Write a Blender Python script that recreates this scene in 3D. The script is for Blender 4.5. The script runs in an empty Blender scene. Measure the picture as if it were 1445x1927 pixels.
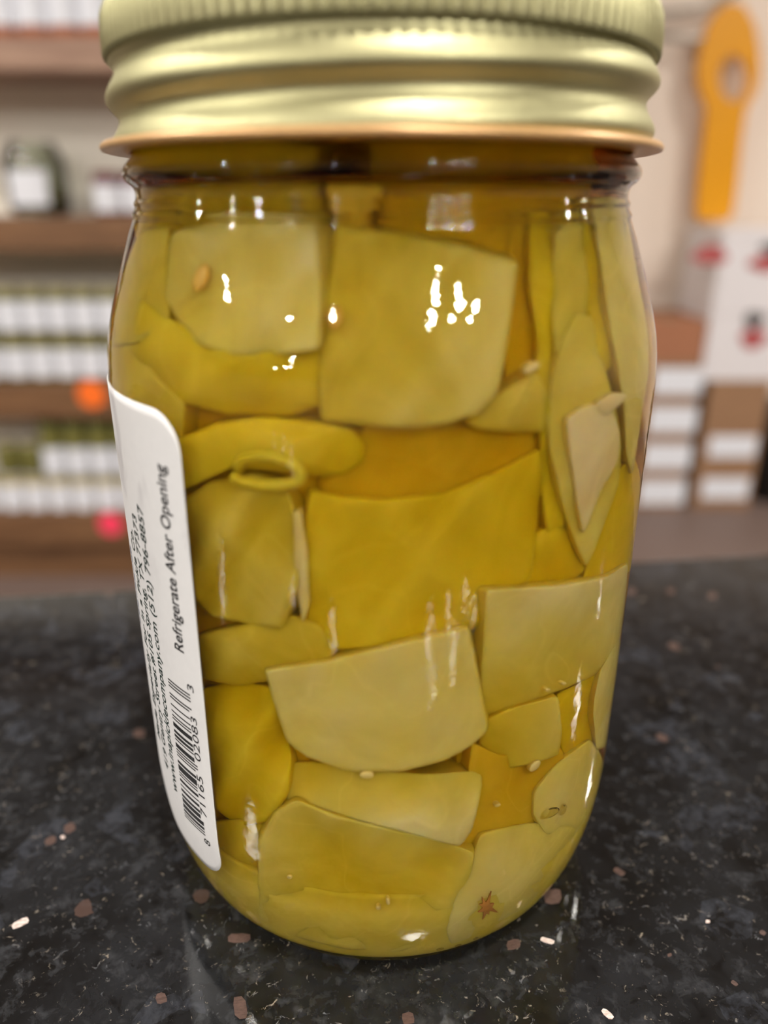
import bpy, bmesh, math, random
import numpy as np
from mathutils import Vector

# ------------------------------------------------------------------ camera, world, exposure
scn = bpy.context.scene
col = scn.collection
MM = 0.001
ZC = 0.92                      # counter top height
EYE = Vector((0.00027, -0.119, ZC + 0.110))
FPX, PCX, PCY = 1447.0, 722.5, 963.5
PITCH = math.radians(22.03)
cam_d = bpy.data.cameras.new('camera')
cam = bpy.data.objects.new('camera', cam_d)
col.objects.link(cam)
cam.location = EYE
cam.rotation_euler = (math.pi / 2 - PITCH, 0, 0)
cam_d.sensor_fit = 'VERTICAL'
cam_d.sensor_height = 9.8
cam_d.lens = 9.8 * FPX / 1927.0
cam_d.clip_start = 0.005
cam_d.clip_end = 60
cam_d.dof.use_dof = True
cam_d.dof.focus_distance = 0.113
cam_d.dof.aperture_fstop = cam_d.lens / 3.1      # 3.1 mm entrance pupil
scn.camera = cam

world = bpy.data.worlds.new('world')
world.use_nodes = True
world.node_tree.nodes['Background'].inputs[0].default_value = (1.0, 0.93, 0.84, 1)
world.node_tree.nodes['Background'].inputs[1].default_value = 0.02
scn.world = world
scn.view_settings.view_transform = 'Standard'
scn.view_settings.look = 'None'
scn.view_settings.gamma = 1
scn.view_settings.use_curve_mapping = False
scn.view_settings.exposure = 1.28
scn.cycles.max_bounces = 8
scn.cycles.volume_bounces = 0
scn.cycles.diffuse_bounces = 4
scn.cycles.glossy_bounces = 4
scn.cycles.transmission_bounces = 8
scn.cycles.transparent_max_bounces = 24
scn.cycles.sample_clamp_indirect = 4.0
scn.cycles.use_denoising = True
scn.cycles.use_light_tree = False
LAMP_STRENGTH = 160.0
LAMP_COLOUR = (1.0, 0.955, 0.90)
random.seed(7)
R_ = random.Random(11)

# ------------------------------------------------------------------ helpers
def tag(o, label=None, cat=None, group=None, kind=None):
    if label: o['label'] = label
    if cat: o['category'] = cat
    if group: o['group'] = group
    if kind: o['kind'] = kind
    return o

def empty(name, loc=(0, 0, 0), rz=0.0):
    o = bpy.data.objects.new(name, None)
    o.empty_display_size = 0.02
    o.location = loc
    o.rotation_euler = (0, 0, rz)
    col.objects.link(o)
    return o

def mesh_obj(name, verts, faces, mat, parent=None, smooth=False, loc=None):
    me = bpy.data.meshes.new(name)
    me.from_pydata([tuple(v) for v in verts], [], [tuple(f) for f in faces])
    me.update()
    if smooth:
        me.polygons.foreach_set('use_smooth', [True] * len(me.polygons))
    if mat is not None:
        me.materials.append(mat)
    o = bpy.data.objects.new(name, me)
    col.objects.link(o)
    if parent is not None: o.parent = parent
    if loc is not None: o.location = loc
    return o

def fix_normals(o):
    bm = bmesh.new(); bm.from_mesh(o.data)
    bmesh.ops.recalc_face_normals(bm, faces=bm.faces)
    bm.to_mesh(o.data); bm.free()
    return o

def box_data(x0, x1, y0, y1, z0, z1, bev=0.0, seg=2):
    bm = bmesh.new()
    bmesh.ops.create_cube(bm, size=1.0)
    for v in bm.verts:
        v.co = Vector((x0 + (v.co.x + .5) * (x1 - x0), y0 + (v.co.y + .5) * (y1 - y0), z0 + (v.co.z + .5) * (z1 - z0)))
    if bev > 0:
        bmesh.ops.bevel(bm, geom=list(bm.edges), offset=bev, segments=seg, affect='EDGES', profile=0.5)
    return bm

def box(name, x0, x1, y0, y1, z0, z1, mat, parent=None, bev=0.0, seg=2):
    bm = box_data(x0, x1, y0, y1, z0, z1, bev, seg)
    me = bpy.data.meshes.new(name); bm.to_mesh(me); bm.free()
    if mat is not None: me.materials.append(mat)
    o = bpy.data.objects.new(name, me); col.objects.link(o)
    if parent is not None: o.parent = parent
    return o

def lathe(prof, n=48, close=False):
    """prof: list of (r,z); returns verts, faces (caps where r == 0)"""
    verts, faces, rows = [], [], []
    for r, z in prof:
        if r <= 1e-9:
            rows.append([len(verts)]); verts.append((0, 0, z))
        else:
            row = []
            for i in range(n):
                a = 2 * math.pi * i / n
                row.append(len(verts)); verts.append((r * math.sin(a), -r * math.cos(a), z))
            rows.append(row)
    pairs = list(zip(rows[:-1], rows[1:]))
    if close: pairs.append((rows[-1], rows[0]))
    for A, B in pairs:
        for i in range(n):
            j = (i + 1) % n
            if len(A) == 1 and len(B) == 1: continue
            if len(A) == 1: faces.append((A[0], B[j], B[i]))
            elif len(B) == 1: faces.append((A[i], A[j], B[0]))
            else: faces.append((A[i], A[j], B[j], B[i]))
    return verts, faces

def tube(points, rad, n=10):
    """swept tube along points with capped ends"""
    pts = [Vector(p) for p in points]
    verts, faces = [], []
    up = Vector((0.13, 0.21, 0.97)).normalized()
    for i, p in enumerate(pts):
        t = (pts[min(i + 1, len(pts) - 1)] - pts[max(i - 1, 0)]).normalized()
        a = t.cross(up).normalized(); b = t.cross(a).normalized()
        r = rad[i] if isinstance(rad, (list, tuple)) else rad
        for k in range(n):
            an = 2 * math.pi * k / n
            verts.append(p + (a * math.cos(an) + b * math.sin(an)) * r)
    for i in range(len(pts) - 1):
        for k in range(n):
            j = (k + 1) % n
            faces.append((i * n + k, i * n + j, (i + 1) * n + j, (i + 1) * n + k))
    faces.append(tuple(range(n - 1, -1, -1)))
    faces.append(tuple((len(pts) - 1) * n + k for k in range(n)))
    return verts, faces

def copy_tree(o, parent=None):
    c = o.copy(); col.objects.link(c); c.parent = parent
    for ch in list(o.children): copy_tree(ch, c)
    return c

# pixel -> direction (camera calibration of the 1445 x 1927 photograph)
cP, sP = math.cos(PITCH), math.sin(PITCH)
def pdir(x, y):
    u, v = x - PCX, y - PCY
    return Vector((u, FPX * cP - v * sP, -FPX * sP - v * cP)).normalized()
def on_plane_y(x, y, Y):
    d = pdir(x, y); return EYE + d * ((Y - EYE.y) / d.y)
def on_plane_z(x, y, Z):
    d = pdir(x, y); return EYE + d * ((Z - EYE.z) / d.z)

# ------------------------------------------------------------------ materials
class NT:
    def __init__(s, name):
        s.m = bpy.data.materials.new(name); s.m.use_nodes = True
        s.t = s.m.node_tree
        for n in list(s.t.nodes): s.t.nodes.remove(n)
        s.out = s.t.nodes.new('ShaderNodeOutputMaterial')
    def n(s, typ, ins=None, **kw):
        nd = s.t.nodes.new('ShaderNode' + typ)
        for k, v in kw.items(): setattr(nd, k, v)
        for k, v in (ins or {}).items(): s.set(nd.inputs[k], v)
        return nd
    def set(s, sock, v):
        if hasattr(v, 'is_linked') or isinstance(v, bpy.types.NodeSocket): s.t.links.new(v, sock)
        elif isinstance(v, (tuple, list)) and len(v) == 3 and sock.type == 'RGBA': sock.default_value = (*v, 1)
        else: sock.default_value = v
    def coord(s, scale=1.0, which='Object'):
        tc = s.n('TexCoord')
        mp = s.n('Mapping', {'Vector': tc.outputs[which]})
        mp.inputs['Scale'].default_value = (scale, scale, scale) if not isinstance(scale, tuple) else scale
        return mp.outputs[0]
    def noise(s, vec, scale, detail=3, rough=0.55, dist=0.0):
        return s.n('TexNoise', {'Vector': vec, 'Scale': scale, 'Detail': detail, 'Roughness': rough, 'Distortion': dist}).outputs[0]
    def ramp(s, fac, stops, interp='LINEAR'):
        nd = s.n('ValToRGB', {'Fac': fac}); cr = nd.color_ramp; cr.interpolation = interp
        while len(cr.elements) < len(stops): cr.elements.new(0.5)
        for e, (p, c) in zip(cr.elements, stops):
            e.position = p; e.color = (c, c, c, 1) if isinstance(c, (int, float)) else (*c, 1)
        return nd.outputs[0]
    def mix(s, fac, a, b, mode='MIX'):
        nd = s.n('Mix', data_type='RGBA', blend_type=mode)
        s.set(nd.inputs[0], fac); s.set(nd.inputs[6], a); s.set(nd.inputs[7], b)
        return nd.outputs[2]
    def math(s, op, a, b=0.0):
        nd = s.n('Math', operation=op); s.set(nd.inputs[0], a); s.set(nd.inputs[1], b); return nd.outputs[0]
    def bump(s, h, strength=0.2, dist=0.001):
        return s.n('Bump', {'Height': h, 'Strength': strength, 'Distance': dist}).outputs[0]
    def princ(s, **kw):
        p = s.n('BsdfPrincipled')
        for k, v in kw.items(): s.set(p.inputs[k.replace('_', ' ')], v)
        s.t.links.new(p.outputs[0], s.out.inputs[0])
        return p

def simple(name, c, rough=0.6, var=0.12, scale=20.0, metallic=0.0, spec=0.5):
    t = NT(name); v = t.coord(1.0)
    f = t.noise(v, scale, 4)
    dark = tuple(x * (1 - var) for x in c); lite = tuple(min(1, x * (1 + var)) for x in c)
    p = t.princ(Base_Color=t.mix(f, dark, lite), Roughness=rough, Metallic=metallic)
    p.inputs['Specular IOR Level'].default_value = spec
    return t.m

def wood(name, dark, lite, rough=0.5):
    t = NT(name); v = t.coord((2.0, 26.0, 26.0))
    f = t.noise(v, 2.2, 6, 0.6, 0.8)
    g = t.noise(t.coord((6, 160, 160)), 2.0, 3)
    c = t.mix(t.ramp(f, [(0.3, 0.0), (0.7, 1.0)]), dark, lite)
    c = t.mix(t.math('MULTIPLY', g, 0.35), c, dark)
    t.princ(Base_Color=c, Roughness=rough, Normal=t.bump(f, 0.1, 0.002))
    return t.m

M = {}
M['wall'] = simple('painted_wall', (0.80, 0.685, 0.58), 0.8, 0.04, 1.2)
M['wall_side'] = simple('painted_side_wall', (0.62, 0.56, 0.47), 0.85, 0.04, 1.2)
M['ceiling'] = simple('ceiling_paint', (0.60, 0.57, 0.52), 0.9, 0.03, 2.0)
M['panel'] = simple('shelf_back_panel', (0.86, 0.81, 0.71), 0.8, 0.05, 2.0)
M['wood'] = wood('shelf_wood', (0.10, 0.045, 0.018), (0.26, 0.13, 0.055))
M['wood_light'] = wood('upper_shelf_wood', (0.24, 0.13, 0.085), (0.44, 0.28, 0.19))
M['cabinet'] = wood('cabinet_wood', (0.16, 0.09, 0.05), (0.24, 0.15, 0.09))

def floor_mat():
    t = NT('floor_concrete'); v = t.coord(1.0)
    f = t.noise(v, 2.5, 6); g = t.noise(v, 40, 3)
    c = t.mix(f, (0.13, 0.088, 0.072), (0.20, 0.142, 0.120))
    c = t.mix(t.math('MULTIPLY', g, 0.3), c, (0.10, 0.07, 0.06))
    t.princ(Base_Color=c, Roughness=0.55)
    return t.m
M['floor'] = floor_mat()

def granite_mat():
    t = NT('black_granite'); v = t.coord(1.0)
    big = t.noise(v, 70, 4, 0.6); mid = t.noise(v, 330, 4, 0.65, 0.4); fine = t.noise(v, 1500, 3, 0.6)
    c = t.mix(t.ramp(big, [(0.35, 0.0), (0.68, 1.0)]), (0.0055, 0.0055, 0.0055), (0.018, 0.019, 0.021))
    c = t.mix(t.ramp(mid, [(0.52, 0.0), (0.70, 0.75)]), c, (0.042, 0.044, 0.048))
    c = t.mix(t.ramp(mid, [(0.30, 0.75), (0.42, 0.0)]), c, (0.0035, 0.0034, 0.0033))
    # blue grey crystals
    vo = t.n('TexVoronoi', {'Vector': v, 'Scale': 150.0, 'Randomness': 1.0})
    cellr = t.n('SeparateColor', {0: vo.outputs['Color']})
    cm = t.math('MULTIPLY', t.math('GREATER_THAN', cellr.outputs[0], 0.86), t.ramp(mid, [(0.40, 0.0), (0.56, 0.4)]))
    c = t.mix(cm, c, (0.050, 0.055, 0.068))
    # ragged silvery and tan flecks in loose clusters
    warp = t.n('VectorMath', {0: v, 1: t.n('VectorMath', {0: t.n('TexNoise', {'Vector': v, 'Scale': 600.0}).outputs[1], 'Scale': 0.0012}, operation='SCALE').outputs[0]}, operation='ADD').outputs[0]
    ragged = t.noise(v, 620, 5, 0.72, 1.2)
    cl = t.ramp(t.noise(v, 110, 3), [(0.36, 0.0), (0.58, 1.0)])
    fl = t.math('MULTIPLY', t.ramp(ragged, [(0.61, 0.0), (0.65, 1.0)]), cl)
    tone = t.noise(v, 260, 2)
    tan = t.mix(t.ramp(tone, [(0.42, 0), (0.58, 1)]), (0.13, 0.135, 0.145), (0.27, 0.23, 0.18))
    c = t.mix(t.math('MULTIPLY', fl, 0.9), c, tan)
    # rare copper mica
    v3 = t.n('TexVoronoi', {'Vector': warp, 'Scale': 210.0, 'Randomness': 1.0})
    s3 = t.n('SeparateColor', {0: v3.outputs['Color']})
    fm = t.math('MULTIPLY', t.math('GREATER_THAN', s3.outputs[0], 0.993), t.math('LESS_THAN', v3.outputs['Distance'], 0.38))
    c = t.mix(t.math('MULTIPLY', fm, 0.6), c, (0.10, 0.06, 0.048))
    rr = t.ramp(fine, [(0.3, 0.03), (0.7, 0.07)])
    p = t.princ(Base_Color=c, Roughness=rr, Normal=t.bump(fine, 0.03, 0.0002))
    p.inputs['Specular IOR Level'].default_value = 0.45
    return t.m
M['granite'] = granite_mat()
def fleck_mat(name, a, b, metallic=0.35):
    t = NT(name); v = t.coord((900, 2600, 900))
    f = t.noise(v, 1.0, 3, 0.7)
    t.princ(Base_Color=t.mix(t.ramp(f, [(0.3, 0), (0.7, 1)]), a, b), Roughness=0.35, Metallic=metallic)
    return t.m
M['mica'] = fleck_mat('copper_mica', (0.05, 0.030, 0.025), (0.12, 0.072, 0.058), 0.0)
M['mica_bright'] = fleck_mat('bright_mica', (0.45, 0.30, 0.25), (0.95, 0.84, 0.78), 0.1)

def thin_glass_mat(name, tint):
    t = NT(name)
    fr = t.n('LayerWeight', {'Blend': 0.25})
    gl = t.n('BsdfGlossy', {'Color': (1, 1, 1), 'Roughness': 0.05})
    tr = t.n('BsdfTransparent', {'Color': tint})
    mx = t.n('MixShader', {0: fr.outputs[0], 1: tr.outputs[0], 2: gl.outputs[0]})
    t.t.links.new(mx.outputs[0], t.out.inputs[0])
    return t.m
def glass_mat():
    t = NT('clear_jar_glass')
    v = t.coord(1.0)
    rip = t.noise(v, 420, 2, 0.5)
    big = t.noise(v, 60, 2, 0.5)
    h = t.math('ADD', t.math('MULTIPLY', rip, 0.35), t.math('MULTIPLY', big, 3.0))
    g = t.n('BsdfGlass', {'Color': (0.985, 0.99, 0.97), 'IOR': 1.42, 'Roughness': 0.0, 'Normal': t.bump(h, 0.25, 0.0004)})
    t.t.links.new(g.outputs[0], t.out.inputs[0])
    return t.m
M['glass'] = glass_mat()
M['bubble'] = thin_glass_mat('air_bubble', (0.93, 0.9, 0.75))

def brine_mat():
    t = NT('amber_brine')
    dens = 270.0
    sig = (15.0, 36.0, 260.0)
    va = t.n('VolumeAbsorption', {'Color': tuple(1 - q / dens for q in sig), 'Density': dens})
    t.t.links.new(va.outputs[0], t.out.inputs['Volume'])
    t.m.cycles.homogeneous_volume = True
    t.m.cycles.volume_sampling = 'DISTANCE'
    return t.m
M['brine'] = brine_mat()

def flesh_mat(name, a, b, rough=0.42, sss=0.55):
    t = NT(name)
    oi = t.n('ObjectInfo')
    v = t.n('VectorMath', {0: t.coord(1.0), 1: oi.outputs['Random']}, operation='ADD').outputs[0]
    f = t.noise(v, 60, 4, 0.6, 0.8)
    g = t.noise(v, 420, 3, 0.6)
    c = t.mix(t.ramp(f, [(0.36, 0), (0.64, 1)]), tuple(x * 0.93 for x in a), b)
    vein = t.ramp(t.math('ABSOLUTE', t.math('SUBTRACT', t.noise(v, 38, 2, 0.5, 1.0), 0.5)), [(0.0, 0.22), (0.012, 0.0)])
    c = t.mix(vein, c, tuple(min(1, x * 1.12 + .03) for x in b))
    c = t.mix(t.math('MULTIPLY', g, 0.22), c, tuple(x * 0.82 for x in a))
    p = t.princ(Base_Color=c, Roughness=rough, Normal=t.bump(f, 0.2, 0.001))
    p.inputs['Specular IOR Level'].default_value = 0.2
    p.subsurface_method = 'RANDOM_WALK'
    p.inputs['Subsurface Weight'].default_value = sss
    p.inputs['Subsurface Radius'].default_value = (1.0, 0.75, 0.25)
    p.inputs['Subsurface Scale'].default_value = 0.003
    return t.m
M['pale'] = flesh_mat('pale_pickle_flesh', (0.72, 0.58, 0.19), (0.80, 0.67, 0.28))
M['mid'] = flesh_mat('yellow_green_pickle_flesh', (0.66, 0.505, 0.075), (0.75, 0.595, 0.15))
M['yellow'] = flesh_mat('yellow_pickle_skin', (0.74, 0.55, 0.03), (0.82, 0.63, 0.07), 0.35)
M['deep'] = flesh_mat('amber_pickle_flesh', (0.66, 0.43, 0.03), (0.74, 0.50, 0.07), 0.5)
M['pink'] = flesh_mat('pinkish_pickle_flesh', (0.80, 0.60, 0.32), (0.88, 0.70, 0.42))
M['seed'] = simple('pickle_seed_and_glint', (0.85, 0.68, 0.30), 0.4, 0.1, 300)
M['seed_orange'] = simple('orange_pickle_seed', (0.80, 0.48, 0.10), 0.4, 0.1, 300)
M['scar'] = simple('brown_blossom_scar', (0.46, 0.19, 0.03), 0.6, 0.45, 1200)

def gold_mat():
    t = NT('satin_gold_lid'); v = t.coord(1.0)
    f = t.noise(v, 900, 3, 0.6); g = t.noise(t.coord((60, 60, 900)), 1.0, 3)
    t.princ(Base_Color=t.mix(g, (0.42, 0.40, 0.215), (0.48, 0.455, 0.26)), Metallic=1.0,
            Roughness=t.ramp(f, [(0.3, 0.44), (0.7, 0.52)]), Normal=t.bump(f, 0.03, 0.0002))
    return t.m
M['gold'] = gold_mat()
M['rim'] = simple('tan_lacquer_rim', (0.66, 0.40, 0.17), 0.32, 0.08, 200, metallic=0.35)
M['sealing'] = simple('white_sealing_ring', (0.6, 0.55, 0.45), 0.5, 0.05, 200)

def label_mat():
    t = NT('white_paper_label'); v = t.coord(1.0)
    f = t.noise(t.coord((130, 130, 60)), 1.0, 3, 0.6, 0.5)
    g = t.noise(v, 700, 3)
    top = t.n('SeparateXYZ', {0: t.n('TexCoord').outputs['Object']}).outputs[2]
    sm = t.math('MULTIPLY', t.ramp(f, [(0.53, 0.0), (0.64, 0.5)]), t.ramp(t.math('MULTIPLY', top, 10.0), [(0.62, 0.12), (0.78, 1.0)]))
    c = t.mix(g, (0.74, 0.737, 0.735), (0.80, 0.795, 0.79))
    c = t.mix(sm, c, (0.36, 0.34, 0.36))
    t.princ(Base_Color=c, Roughness=0.5)
    return t.m
M['label'] = label_mat()
M['ink_green'] = simple('dark_green_ink', (0.012, 0.032, 0.026), 0.5, 0.2, 900)
M['ink_black'] = simple('black_ink', (0.012, 0.012, 0.013), 0.5, 0.2, 900)
M['ink_blue'] = simple('blue_ink', (0.08, 0.11, 0.22), 0.5, 0.2, 900)

def lamp_mat():
    t = NT('warm_lamp_glow')
    e = t.n('Emission', {'Color': LAMP_COLOUR, 'Strength': LAMP_STRENGTH})
    t.t.links.new(e.outputs[0], t.out.inputs[0])
    return t.m
M['lamp'] = lamp_mat()
M['lamp_can'] = simple('lamp_housing', (0.05, 0.05, 0.05), 0.5, 0.1, 30)
M['card'] = simple('brown_cardboard', (0.30, 0.165, 0.085), 0.8, 0.12, 14)
M['card_red'] = simple('reddish_cardboard', (0.36, 0.15, 0.075), 0.8, 0.10, 14)
M['card_white'] = simple('white_carton', (0.74, 0.71, 0.72), 0.6, 0.04, 10)
M['paper'] = simple('white_paper', (0.76, 0.78, 0.83), 0.6, 0.04, 30)
M['red'] = simple('red_print', (0.42, 0.08, 0.08), 0.6, 0.2, 60)
M['dark_print'] = simple('dark_print', (0.10, 0.09, 0.09), 0.6, 0.2, 60)
M['orange'] = simple('orange_plastic', (0.72, 0.31, 0.002), 0.35, 0.06, 8)
M['chrome'] = simple('dull_metal', (0.45, 0.42, 0.36), 0.35, 0.06, 20, metallic=0.8)
M['black_plastic'] = simple('black_plastic', (0.02, 0.018, 0.016), 0.5, 0.2, 20)
M['sticker_orange'] = simple('fluorescent_orange_paper', (1.0, 0.17, 0.01), 0.6, 0.03, 40)
M['sticker_pink'] = simple('fluorescent_pink_paper', (0.95, 0.05, 0.12), 0.6, 0.03, 40)
M['bg_green'] = simple('green_pickles_in_glass', (0.16, 0.15, 0.04), 0.12, 0.45, 60)
M['bg_yellow'] = simple('yellow_relish_in_glass', (0.50, 0.40, 0.16), 0.12, 0.35, 60)
M['bg_purple'] = simple('purple_preserve_in_glass', (0.12, 0.02, 0.03), 0.12, 0.4, 60)
M['bg_red'] = simple('red_salsa_in_glass', (0.45, 0.16, 0.08), 0.12, 0.4, 60)
M['bg_glass'] = thin_glass_mat('background_jar_glass', (0.86, 0.88, 0.84))
M['bg_lid'] = simple('gold_background_lid', (0.60, 0.55, 0.34), 0.4, 0.1, 30, metallic=0.7)
M['bg_lid_green'] = simple('green_background_lid', (0.05, 0.08, 0.025), 0.4, 0.1, 30)

# ------------------------------------------------------------------ room
X0r, X1r, Y0r, Y1r, ZR = -6.6, 5.0, -7.2, 2.83, 3.0
def struct(o):
    o['kind'] = 'structure'; return o
struct(box('floor', X0r - .1, X1r + .1, Y0r - .1, Y1r + .1, -0.1, 0, M['floor']))
struct(box('ceiling', X0r - .1, X1r + .1, Y0r - .1, Y1r + .1, ZR, ZR + .1, M['ceiling']))
struct(box('wall_back', X0r, X1r, Y1r, Y1r + .1, 0, ZR, M['wall']))
struct(box('wall_front', X0r, X1r, Y0r - .1, Y0r, 0, ZR, M['wall_side']))
struct(box('wall_left', X0r - .1, X0r, Y0r - .1, Y1r + .1, 0, ZR, M['wall_side']))
struct(box('wall_right', X1r, X1r + .1, Y0r - .1, Y1r + .1, 0, ZR, M['wall_side']))

# ceiling lamps read off the jar highlights, plus added fill lamps
def lamp_proto():
    root = empty('ceiling_lamp')
    v, f = lathe([(0, 0.16), (.06, .16), (.062, .155), (.13, .02), (.13, 0), (.122, 0), (.118, .012), (0, .012)], 24)
    fix_normals(mesh_obj('housing', v, f, M['lamp_can'], root, True))
    v, f = lathe([(.082, 0.008), (0, 0.004)], 16)
    mesh_obj('glowing_disc', v, f, M['lamp'], root)
    v, f = lathe([(0, .16), (.012, .16), (.012, .30), (0, .30)], 10)
    mesh_obj('stem', v, f, M['lamp_can'], root)
    return root
lamps = []
for x in (1.03, 1.52, 2.0):
    for y in (-2.5, -2.85):
        lamps.append((x, y))
lamps += [(-3.4, -1.15), (-3.65, -1.4), (-3.6, -5.1), (-4.2, -5.3), (-4.9, -5.5),
          (-2.6, 0.4), (-1.7, -0.75), (0.27, -0.5), (2.6, 0.5), (1.75, 1.25), (3.4, 1.2), (-1.55, 0.75), (-2.2, -2.8), (-1.1, -2.9)]  # mostly unseen fill lamps, added to brighten the shelves and back wall
lp = lamp_proto()
for i, (x, y) in enumerate(lamps):
    o = lp if i == 0 else copy_tree(lp)
    o.location = (x, y, ZR - 0.30)
    tag(o, 'round black can lamp with warm glowing disc hanging from ceiling, some added as fill', 'lamp', 'ceiling lamps')

# ------------------------------------------------------------------ counter
edge_a = math.atan2(0.030, 0.245)
ctr = empty('counter', (-0.1155, 0.0863, 0), edge_a)
tag(ctr, 'serving counter with speckled black granite top under the pickle jar', 'counter')
box('countertop', -1.3, 1.5, -0.72, 0.0, ZC - 0.03, ZC, M['granite'], ctr, 0.002, 2)
box('cabinet_body', -1.25, 1.45, -0.68, -0.04, 0.08, ZC - 0.03, M['cabinet'], ctr)
box('plinth', -1.2, 1.4, -0.62, -0.09, 0.0, 0.08, M['black_plastic'], ctr)
ctop = [o for o in ctr.children if o.name.startswith('countertop')][0]
inv = (Vector((-0.1155, 0.0863, 0)), edge_a)
def to_ctr(p):
    d = p - inv[0]; ca, sa = math.cos(-edge_a), math.sin(-edge_a)
    return Vector((d.x * ca - d.y * sa, d.x * sa + d.y * ca, d.z))
flecks = [(450, 1765, 42, 17, 3, 0), (452, 1896, 24, 42, 8, 0), (303, 1878, 20, 20, 20, 0), (1040, 1687, 32, 28, 10, 0),
          (1030, 1770, 26, 9, -15, 1), (95, 1582, 22, 14, 30, 0), (38, 1737, 34, 12, 28, 1), (131, 1558, 22, 16, 30, 0),
          (1143, 1908, 26, 11, -40, 1), (966, 1777, 26, 18, 20, 0), (1188, 1113, 16, 12, 0, 0), (1262, 1112, 14, 10, 0, 0),
          (1340, 1121, 16, 12, 0, 0), (1268, 1216, 22, 12, -20, 0), (1246, 1388, 22, 12, -20, 0), (768, 1916, 22, 22, 15, 0),
          (262, 1380, 22, 16, 5, 0), (118, 1575, 8, 6, 5, 1), (1260, 1797, 8, 6, 20, 0), (1332, 1734, 8, 6, 0, 1), (1165, 1640, 22, 10, -30, 0),
          (1435, 1755, 12, 8, -30, 0), (1382, 1850, 14, 7, -35, 0)]
for (px, py, w, h, ang, br) in flecks:
    ca, sa = math.cos(math.radians(ang)), math.sin(math.radians(ang))
    vs = []
    nn = 8
    for k in range(nn):
        a = 2 * math.pi * k / nn + 0.3
        q = 0.72 * R_.uniform(0.75, 1.2)
        ex = max(-.5, min(.5, math.cos(a) * q)) * w; ey = max(-.5, min(.5, math.sin(a) * q)) * h
        vs.append(to_ctr(on_plane_z(px + ex * ca + ey * sa, py - ex * sa + ey * ca, ZC + 0.00005)))
    top = [tuple(v) for v in vs]; bot = [(v.x, v.y, v.z - 0.0006) for v in vs]
    fs = [tuple(range(nn - 1, -1, -1)), tuple(range(nn, 2 * nn))] + [(k, (k + 1) % nn, nn + (k + 1) % nn, nn + k) for k in range(nn)]
    o = mesh_obj('mineral_fleck', top + bot, fs, M['mica_bright' if br else 'mica'], ctop)
    fix_normals(o)

# ------------------------------------------------------------------ pickle jar
JZ = 110.0     # eye height above counter in mm; jar z in mm above the counter
OUT = [(33.0, 130.0), (33.4, 129.0), (33.4, 124.0), (33.4, 118.0), (33.55, 116.2), (33.65, 115.6), (34.4, 114.7), (35.05, 113.9), (35.2, 113.1), (34.8, 112.3), (34.0, 111.6), (33.85, 110.6),
       (33.95, 110.1), (34.2, 109.7), (34.1, 109.2), (34.3, 108.7), (34.6, 108.2), (34.55, 107.6), (35.5, 105.3), (36.7, 102.0), (37.9, 98.6), (38.95, 95.2),
       (39.75, 91.8), (40.15, 88.0), (40.25, 84.0), (40.25, 60.0), (40.2, 40.0), (40.15, 28.0)]
H_HEEL, RC, NH = 26.0, 32.0, 2.15
for i in range(1, 15):
    t_ = math.pi / 2 * (1 - i / 14.0)
    OUT.append((RC + (40.15 - RC) * math.sin(t_) ** (2 / NH), H_HEEL - H_HEEL * math.cos(t_) ** (2 / NH)))
def smooth_prof(P, per=6):
    res = []
    n = len(P)
    for i in range(n - 1):
        p0, p1, p2, p3 = P[max(0, i - 1)], P[i], P[i + 1], P[min(n - 1, i + 2)]
        for k in range(per):
            t = k / per
            q = []
            for c in (0, 1):
                a, b, cc, d = p0[c], p1[c], p2[c], p3[c]
                q.append(0.5 * (2 * b + (cc - a) * t + (2 * a - 5 * b + 4 * cc - d) * t * t + (3 * b - a - 3 * cc + d) * t ** 3))
            res.append(tuple(q))
    res.append(P[-1])
    return res
OUTS = smooth_prof(OUT, 4)
zs = np.array([p[1] for p in OUTS])[::-1]; rs = np.array([p[0] for p in OUTS])[::-1]
order = np.argsort(zs); zs = zs[order]; rs = rs[order]
def r_out(z): return np.interp(z, zs, rs)
WALL = 1.5
IOR = 1.42                     # glass and brine refract almost as one body
FLOORZ = 2.4
def r_in(z):
    z = np.asarray(z, float)
    r = np.minimum(r_out(z) - WALL, 60)
    # smooth the neck rings away on the inside, close towards the jar floor
    r = np.where(z > 106.5, 32.0, r)
    r = np.where(z > 116.2, 31.6, r)
    r = np.where(z < 12, r_out(np.maximum(z - 1.6, 0)) - WALL, r)
    return np.where(z < FLOORZ, 0.0, r)

jar = empty('pickle_jar', (0, 0, ZC))
tag(jar, 'large glass jar of pickles with gold screw lid and white label on granite', 'jar')
prof = [(0, 1.2), (20, 1.0), (29.0, 0.4), (30.5, 0.0)] + [(float(r), float(z)) for r, z in OUTS[::-1]]
v, f = lathe([(r * MM, z * MM) for r, z in prof + [(0, 130.0)]], 160)
fix_normals(mesh_obj('glass_body', v, f, M['glass'], jar, True))

# lid: knurled skirt, helical thread, rolled rim
lidE = empty('lid', (0, 0, 0)); lidE.parent = jar
def lid_r(z, th):
    # z in mm above counter; th in radians, 0 = towards the camera, + = right; helical groove between thread turns
    zg = 120.3 + 1.2 * (math.degrees(th) / 90.0)
    ph = ((z - zg) / 5.5) % 1.0
    if ph < 0.4:
        q = ph / 0.4; w = q * q * (3 - 2 * q)
    else:
        w = 0.5 + 0.5 * math.cos(math.pi * (ph - 0.4) / 0.6)
    r = 34.8 + 1.4 * w
    if z < 117.2: r = max(r, 35.9)
    return r
zl = list(np.linspace(126.6, 116.0, 56))
NT2 = 360
verts = []
for z in zl:
    for i in range(NT2):
        th = -math.pi + 2 * math.pi * i / NT2
        r = lid_r(z, th)
        if z > 125.9: r = min(r, 35.2)
        verts.append((r * MM * math.sin(th), -r * MM * math.cos(th), z * MM))
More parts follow.
